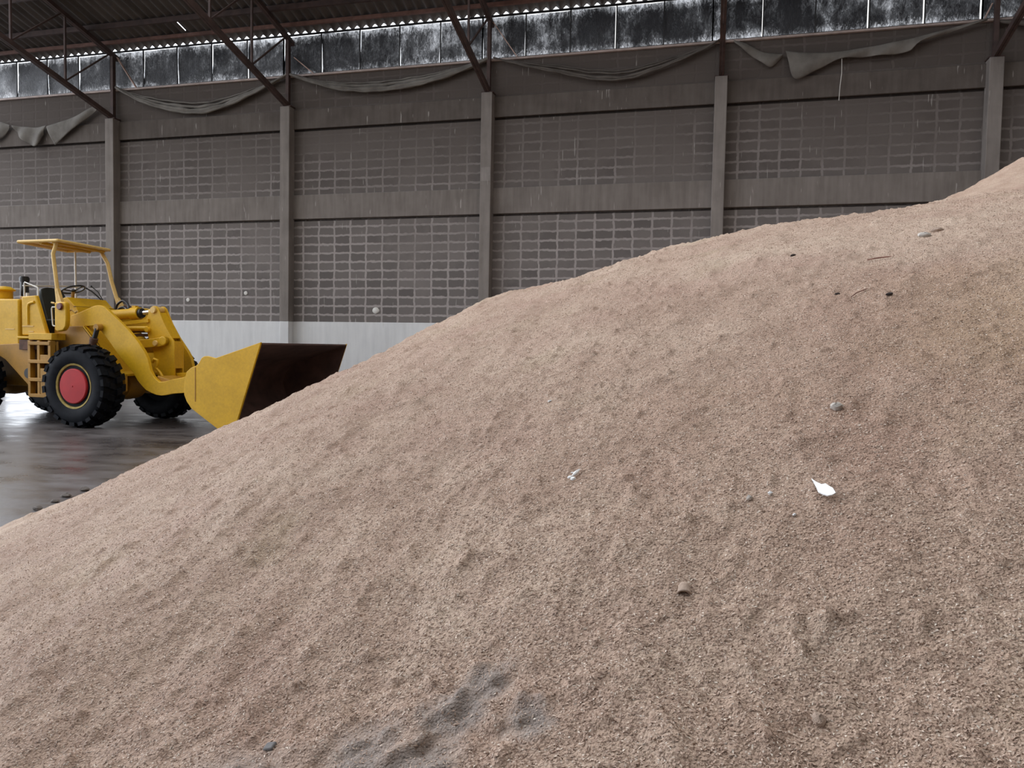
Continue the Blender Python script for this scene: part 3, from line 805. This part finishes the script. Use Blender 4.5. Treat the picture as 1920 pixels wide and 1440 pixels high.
# lift arms
arm_prof = [(-.70,1.93),(-.56,1.96),(-.48,1.99),(-.31,2.045),(-.19,2.09),(-.08,2.11),(.01,2.10),(.09,2.06),(.20,1.975),(.31,1.89),(.42,1.81),(.58,1.68),(.77,1.50),(.92,1.32),(1.0,1.19),(1.05,1.0),(1.10,.92),(1.15,.86),(1.24,.80),(1.36,.81),(1.52,.85),(1.74,.89),(1.9,.95),(2.2,1.0),(2.42,1.0),(2.44,.72),(2.2,.66),(1.78,.63),(1.52,.605),(1.40,.58),(1.29,.565),(1.18,.575),(1.09,.60),(.96,.65),(.86,.73),(.78,.81),(.69,.94),(.41,1.20),(.17,1.47),(.04,1.60),(-.05,1.69),(-.16,1.75),(-.31,1.74),(-.54,1.73),(-.69,1.73),(-.745,1.83)]
for sgn in (-1, 1):
    y0, y1 = sorted((sgn*.56, sgn*.49))
    a_ = part(MB().prism(arm_prof, y0, y1), 'lift_arm', M['yellow'], bevel=.008, ang=25)
    part(MB().lathe([(0,-.10),(.055,-.10),(.06,-.09),(.06,.03)], 18, Matrix.Translation((-.02,sgn*.57,1.72)) @ (Matrix.Rotation(math.pi,4,'Z') if sgn > 0 else Matrix.Identity(4))), 'pivot_pin', M['yellow_dirty'], a_)
    c_ = MB().tube([(-.02,sgn*.635,1.70),(-.09,sgn*.64,1.50)], .042, 14)
    cy = part(c_, 'lift_cylinder_rod', M['black'])
    part(MB().tube([(-.09,sgn*.645,1.50),(-.34,sgn*.645,.80)], .06, 16).tube([(-.08,sgn*.645,1.53),(-.10,sgn*.645,1.47)], .068, 16), 'lift_cylinder', M['rust'])
part(MB().tube([(.45,-.49,1.35),(.45,.49,1.35)], .07, 16), 'cross_tube', M['yellow'])
part(MB().prism([(1.14,.90),(1.40,.84),(1.40,.66),(1.2,.62),(1.05,.70)], -.49, .49), 'arm_cross_member', M['yellow_dirty'], bevel=.01)

# tilt lever (bellcrank), tilt cylinder, links
lv = [(.66,2.09),(.70,2.12),(.76,2.12),(.81,2.08),(.86,1.98),(.94,1.82),(1.09,1.59),(1.16,1.50),(1.17,1.42),(1.17,.83),(.98,.80),(.82,.80),(.70,1.32),(.60,1.55),(.56,1.70),(.55,1.90)]
lev = part(MB().prism(lv, -.115, -.085).prism(lv, .085, .115), 'tilt_lever', M['yellow'], bevel=.006)
wt = MB().bar((.80,0,2.0),(1.11,0,1.55),.175,.025,up=(.8,0,.6)).bar((1.15,0,1.5),(1.155,0,1.02),.175,.025,up=(1,0,0))
part(wt, 'lever_web', M['yellow'], lev, bevel=.004)
part(MB().lathe([(0,-.15),(.055,-.15),(.06,-.14),(.06,.14),(.055,.15),(0,.15)], 20, Matrix.Translation((.72,0,2.05))), 'lever_pin', M['yellow_pale'], lev)
part(MB().lathe([(0,-.19),(.075,-.19),(.08,-.18),(.08,.18),(.075,.19),(0,.19)], 22, Matrix.Translation((.98,0,1.50))), 'lever_pivot', M['yellow'], lev)
tcx = part(MB().tube([(-.42,-.02,1.95),(.16,-.02,1.985)], .095, 24).tube([(.14,-.02,1.984),(.32,-.02,1.994)], .112, 24).box((.16,-.05,2.04),(.24,.03,2.13)), 'tilt_cylinder', M['yellow'])
part(MB().tube([(.32,-.02,1.994),(.38,-.02,1.998)], .085, 20), 'gland', M['black'], tcx)
part(MB().tube([(.36,-.02,1.997),(.60,-.02,2.02)], .045, 18), 'piston_rod', M['chrome'], tcx)
part(MB().tube([(.55,-.02,2.015),(.72,-.02,2.05)], [.05,.075], 16), 'rod_eye', M['yellow_pale'], tcx)
part(MB().bar((-.2,-.12,1.78),(.62,-.12,1.86),.05,.06).tube([(-.1,-.1,1.72),(.60,-.1,1.72)], .05, 14), 'guide_rod', M['yellow'])
lk = part(MB().bar((.20,-.15,1.42),(.84,-.15,1.47),.06,.15).lathe([(0,-.06),(.075,-.06),(.08,-.05),(.08,.05),(0,.06)], 22, Matrix.Translation((.98,-.14,1.50))).bar((.80,-.15,1.465),(1.0,-.15,1.50),.06,.16), 'pivot_bracket', M['yellow'], bevel=.008)
part(MB().lathe([(0,-.03),(.045,-.03),(.05,-.02),(.05,.03)], 16, Matrix.Translation((.82,-.18,1.46))), 'pin_boss', M['yellow_pale'], lk)
for z in (1.60, 1.67, 1.73):
    part(MB().tube([(-.1,-.05,z-.04),(.3,-.05,z),(.62,-.05,z)], .028, 10), 'hydraulic_pipe', M['rust'])
part(MB().lathe([(0,-.05),(.045,-.05),(.05,-.04),(.05,.04),(0,.05)], 16, Matrix.Translation((.60,-.12,1.70))), 'pipe_clamp', M['yellow'])
# lower link from lever to bucket, and a shackle
part(MB().bar((1.05,0,.86),(2.42,0,.95),.12,.14), 'bucket_link', M['yellow'], bevel=.01)
sh = [(.86,-.30,1.12),(.90,-.30,1.18),(.97,-.30,1.16),(.97,-.30,1.09),(.93,-.30,1.03),(1.02,-.30,.95),(1.10,-.30,.84)]
part(MB().tube(sh, .028, 10), 'hose_guide', M['yellow'])

# hydraulic hoses
for (pts, r) in (([(-.62,.35,2.02),(-.58,.35,2.16),(-.46,.35,2.24),(-.36,.33,2.22),(-.26,.30,2.14),(-.20,.25,2.06)], .022), ([(-.55,.3,2.04),(-.46,.3,2.10),(-.36,.28,2.12),(-.26,.24,2.09),(-.1,.1,2.06)], .022)):
    part(MB().tube([tuple(p) for p in spline(pts, 6)], r, 10), 'hydraulic_hose', M['black'])

# bucket
bs = [(3.82,1.51),(3.30,.03),(3.08,.12),(2.93,.21),(2.72,.335),(2.53,.45),(2.44,.56),(2.395,.66),(2.39,.76),(2.41,.92),(2.45,1.03),(2.53,1.09),(2.62,1.12),(2.68,1.17),(2.73,1.25),(2.78,1.275),(2.84,1.28),(2.99,1.25),(3.1,1.285)]
bk = MB().prism(bs, -1.27, -1.235).prism(bs, 1.235, 1.27)
shell_o = [(3.81,1.50),(3.1,1.27),(2.85,1.20),(2.62,1.09),(2.50,.95),(2.44,.78),(2.47,.62),(2.56,.47),(2.75,.345),(2.96,.22),(3.10,.13),(3.30,.035)]
shell_i = [(3.82,1.475),(3.11,1.245),(2.87,1.175),(2.645,1.065),(2.53,.935),(2.472,.785),(2.50,.64),(2.582,.495),(2.765,.372),(2.975,.245),(3.115,.155),(3.32,.05)]
n_ = len(shell_o)
vs = [(x,y,z) for y in (-1.24,1.24) for x,z in shell_o]+[(x,y,z) for y in (-1.24,1.24) for x,z in shell_i]
fo_ = [(i,i+1,n_+i+1,n_+i) for i in range(n_-1)]
bk.add(vs, fo_)
bko = part(bk, 'bucket', M['yellow'], bevel=.006, ang=30)
li = MB()
# rusty inside: floor, back, and inner faces of the cheeks
vs = [(x,y,z) for y in (-1.228,1.228) for x,z in shell_i]
li.add(vs, [(i,i+1,n_+i+1,n_+i) for i in range(n_-1)])
li.add([(x,y,z) for y in (-1.228,1.228) for x,z in (shell_o[0], shell_i[0])], [(0,1,3,2)])
for y in (-1.229, 1.229):
    li.add([(x,y,z) for x,z in shell_i], [tuple(range(n_))])
part(li, 'bucket_lining', M['bucket_in'], bko, ang=30)
part(MB().box((3.18,-1.27,.0),(3.42,1.27,.045)), 'cutting_edge', M['rust'], bko, bevel=.008)
part(MB().bar((2.61,-1.273,.56),(2.61,-1.273,1.10),.006,.014,up=(1,0,0)), 'weld_seam', M['yellow_dirty'], bko)
for y in (-.62,-.42,.42,.62):
    part(MB().prism([(2.26,.62),(2.45,.62),(2.43,.80),(2.47,.97),(2.42,1.08),(2.28,1.0)], y-.02, y+.02), 'bucket_bracket', M['yellow'], bko, bevel=.006)

# rear frame, steps, deck
rf = [(-3.7,1.30),(-.76,1.46),(-.75,.50),(-.98,.46),(-1.25,.52),(-1.38,.62),(-1.98,1.11),(-2.3,1.26),(-3.7,1.26)]
rfo = part(MB().prism(rf, -.80, -.76).prism(rf, .76, .80).box((-3.9,-.42,.62),(-1.15,.42,1.25)), 'rear_frame', M['yellow_dirty'], bevel=.01)
st = MB()
for x in (-1.27,-1.05,-.80): st.box((x-.03,-.92,.50),(x+.03,-.82,1.47))
for z in (.50,.78,1.10,1.42): st.box((-1.28,-.93,z-.03),(-.78,-.78,z+.03))
st.box((-1.02,-.915,.53),(-.83,-.90,.98)).box((-1.02,-.915,1.12),(-.83,-.90,1.22))
part(st, 'step_ladder', M['yellow_dirty'], rfo, bevel=.006)
part(MB().box((-1.30,-.80,.52),(-.79,-.785,1.42)), 'step_back_plate', M['rust'], rfo)
part(MB().lathe([(0,-.03),(.09,-.03),(.10,0)], 20, Matrix.Translation((-1.42,-.79,.88))), 'lightening_hole', M['black'], rfo)
dk = part(MB().box((-1.30,-.90,1.48),(-.76,.90,1.60)).box((-1.62,-.86,1.50),(-1.28,.86,1.54)), 'operator_deck', M['yellow'], bevel=.01)
part(MB().box((-1.60,-.84,1.30),(-1.18,-.80,1.48)), 'deck_side_box', M['rust'], bevel=.008)

# engine hood
hd_ = part(MB().box((-4.3,-.76,1.30),(-1.69,.76,2.21)), 'engine_hood', M['yellow_dirty'] if False else M['yellow'], bevel=.035, seg=3)
hl = MB()
hl.box((-2.02,-.766,1.66),(-1.80,-.758,1.675))
part(hl, 'hood_slot_glint', M['yellow_pale'], hd_)  # pale strip, the slot's highlight put into the colour
part(MB().tube([(-1.93,-.765,1.39),(-1.93,-.765,1.33)], .012, 8), 'hood_latch', M['rust'], hd_)
part(MB().lathe([(0,0),(.16,0),(.16,.22),(.20,.23),(.21,.25),(.12,.31),(0,.32)], 26, Matrix.Translation((-3.02,0,2.19)) @ Matrix.Rotation(math.pi/2,4,'X')), 'air_cleaner', M['yellow'], hd_)
part(MB().box((-1.86,-.60,2.19),(-1.74,.5,2.27)), 'hood_ridge', M['yellow_dirty'], hd_, bevel=.01)
part(MB().tube([(-2.84,.3,2.18),(-2.84,.3,2.72)], .075, 18).tube([(-2.84,.3,2.62),(-2.84,.3,2.70)], .088, 18), 'exhaust_stack', M['black'])
part(MB().tube([(-1.85,-.45,2.2),(-1.85,-.45,2.34)], .03, 10), 'filler_neck', M['steelwhite'], hd_)

# tank beside the seat
tk = part(MB().prism([(-1.60,1.56),(-1.60,2.25),(-1.27,2.27),(-1.02,1.60),(-1.02,1.56)], -.78, -.70), 'hydraulic_tank', M['yellow'], bevel=.02)
rb = MB().tube([(-1.44,-.785,1.75),(-1.44,-.785,2.06),(-1.42,-.785,2.12),(-1.36,-.785,2.14),(-1.29,-.785,2.15)], .025, 10)
part(rb, 'rib', M['yellow'], tk)
part(MB().box((-1.58,-.79,1.715),(-1.31,-.778,1.73)).box((-1.43,-.79,1.62),(-1.31,-.778,1.635)), 'bright_strip', M['yellow_pale'], tk)
part(MB().tube([(-1.60,-.72,2.24),(-1.60,-.72,2.49),(-1.585,-.72,2.51),(-1.32,-.70,2.42),(-1.30,-.70,2.40),(-1.30,-.70,2.26)], .014, 10), 'grab_rail', M['steelwhite'], tk)

# seat
sb = MB(); rng = 9
vs = []; fs = []
for j in range(rng):
    g = j/(rng-1)
    for i in range(rng):
        f = i/(rng-1)*2-1
        x = -1.33-.20*g; z = 1.80+.64*g; hw = .27*(1-.18*max(0,g-.75)/.25)
        vs.append((x-.05*(1-f*f)+.02, -.28+f*hw, z-(.05*f*f if g > .9 else 0)))
for j in range(rng-1):
    for i in range(rng-1): fs.append((j*rng+i,j*rng+i+1,(j+1)*rng+i+1,(j+1)*rng+i))
seat = part(MB().add(vs, fs), 'seat', M['vinyl'], solid=.10, bevel=.02)
part(MB().box((-1.40,-.56,1.72),(-.92,-.02,1.86)), 'seat_cushion', M['vinyl'], seat, bevel=.035, seg=3)
part(MB().box((-1.38,-.52,1.58),(-.95,-.05,1.73)), 'seat_base', M['black'], seat, bevel=.01)
part(MB().tube([(-1.76,-.62,2.46),(-1.74,.25,2.52),(-1.74,.62,2.52)], .012, 8), 'seat_rail', M['steelwhite'])

# dash cowl, steering, levers
cw = [(-1.12,1.60),(-1.12,2.19),(-.97,2.25),(-.90,2.26),(-.745,2.115),(-.70,2.10),(-.64,1.98),(-.64,1.60)]
cwo = part(MB().prism(cw, -.46, .40), 'dash_cowl', M['yellow'], bevel=.012)
part(MB().box((-.742,-.465,2.085),(-.695,.405,2.098)), 'cowl_seam', M['rust'], cwo)
stw = MB()
C_ = Vector((-.97,-.26,2.41)); ax1 = Vector((.85,0,.32)).normalized(); ax2 = Vector((0,1,0))
ring = [C_+ax1*.19*math.cos(2*math.pi*k/28)+ax2*.19*math.sin(2*math.pi*k/28) for k in range(29)]
stw.tube(ring, .016, 8, caps=False)
for a in (.3, 2.4, 4.5): stw.tube([C_-Vector((0,0,.03)), C_+ax1*.18*math.cos(a)+ax2*.18*math.sin(a)], .012, 7)
stw.ball(C_-Vector((0,0,.02)), .05, 12, (1,1,.6))
swo = part(stw, 'steering_wheel', M['black'])
part(MB().tube([C_-Vector((0,0,.03)), (-1.0,-.26,2.2)], .03, 10), 'steering_column', M['yellow_dirty'], swo)
part(MB().tube([(-.92,-.02,2.45),(-.84,.02,2.40),(-.72,.12,2.25)], .013, 8).ball((-.92,-.02,2.45), .02, 8), 'control_lever', M['black'])
part(MB().tube([(-.98,.14,2.50),(-.88,.2,2.40),(-.82,.25,2.25)], .009, 8).ball((-.98,.14,2.50), .02, 8), 'control_lever', M['black'])

# near side console with reflector, handrail
cs = [(-.76,2.12),(-.73,2.15),(-.53,2.15),(-.50,2.12),(-.49,1.85),(-.51,1.72),(-.57,1.65),(-.71,1.63),(-.76,1.66)]
cso = part(MB().prism(cs, -.84, -.75), 'side_console', M['yellow'], bevel=.02)
part(MB().lathe([(0,-.03),(.05,-.03),(.062,-.015),(.065,.0)], 22, Matrix.Translation((-.62,-.85,2.07))), 'reflector', M['lamp_red'], cso)
part(MB().tube([(-.58,-.75,1.98),(-.50,-.72,2.02),(-.44,-.70,1.97),(-.40,-.70,2.0)], .02, 8), 'pipe_fitting', M['yellow_pale'], cso)
part(MB().tube([(-.73,-.82,2.06),(-.83,-.82,2.06),(-.845,-.82,2.03),(-.825,-.82,1.75),(-.80,-.82,1.73),(-.71,-.82,1.73)], .012, 8), 'grab_handle', M['steelwhite'], cso)
part(MB().tube([(-.80,-.80,2.13),(-.87,-.80,2.14)], .016, 8), 'mirror_stub', M['yellow_pale'], cso)

# canopy on two posts
cn = [(-1.80,-.66),(-.88,-.66),(-1.08,.66),(-2.14,.66)]
ZC = 3.245
cr = MB()
for i in range(4):
    a, b = cn[i], cn[(i+1)%4]
    cr.tube([(a[0],a[1],ZC),(b[0],b[1],ZC)], .03, 12)
    cr.ball((a[0],a[1],ZC), .03, 10)
can = part(cr, 'canopy_frame', M['yellow_pale'], ang=60)
part(MB().add([(x,y,ZC+.018) for x,y in cn]+[(x,y,ZC+.030) for x,y in cn], [(3,2,1,0),(4,5,6,7),(0,1,5,4),(1,2,6,5),(2,3,7,6),(3,0,4,7)]), 'canopy_sheet', M['yellow_pale'], can)
part(MB().tube([(-1.30,-.64,ZC-.03),(-1.55,.64,ZC-.03)], .03, 10).tube([(-1.0,-.64,ZC-.03),(-1.2,.64,ZC-.03)], .03, 10), 'canopy_rib', M['yellow'], can)
pn = [(-.88,-.63,2.12),(-.93,-.63,2.40),(-.99,-.63,2.80),(-1.02,-.63,3.02),(-.985,-.62,3.12),(-.98,-.60,3.22)]
part(MB().tube(pn, .034, 12).prism([(-.93,2.14),(-.80,2.14),(-.90,2.40),(-.96,2.40)], -.66, -.60), 'canopy_post', M['yellow_pale'], ang=45)
pf = [(-.74,.62,2.10),(-.86,.62,2.30),(-.98,.62,2.62),(-1.08,.62,2.98),(-1.22,.62,3.18),(-1.25,.62,3.23)]
part(MB().tube(pf, .036, 12).prism([(-.80,2.06),(-.62,2.06),(-.82,2.32),(-.90,2.34)], .59, .65), 'canopy_post', M['yellow_pale'], ang=45)
part(MB().tube([(-1.87,.60,3.22),(-1.86,.60,2.22)], .018, 10), 'canopy_stay', M['steelwhite'])
part(MB().tube([(-.70,.60,2.10),(-.62,.60,2.16),(-.52,.60,2.13),(-.50,.60,2.05)], .035, 10), 'post_foot_clamp', M['rust'])
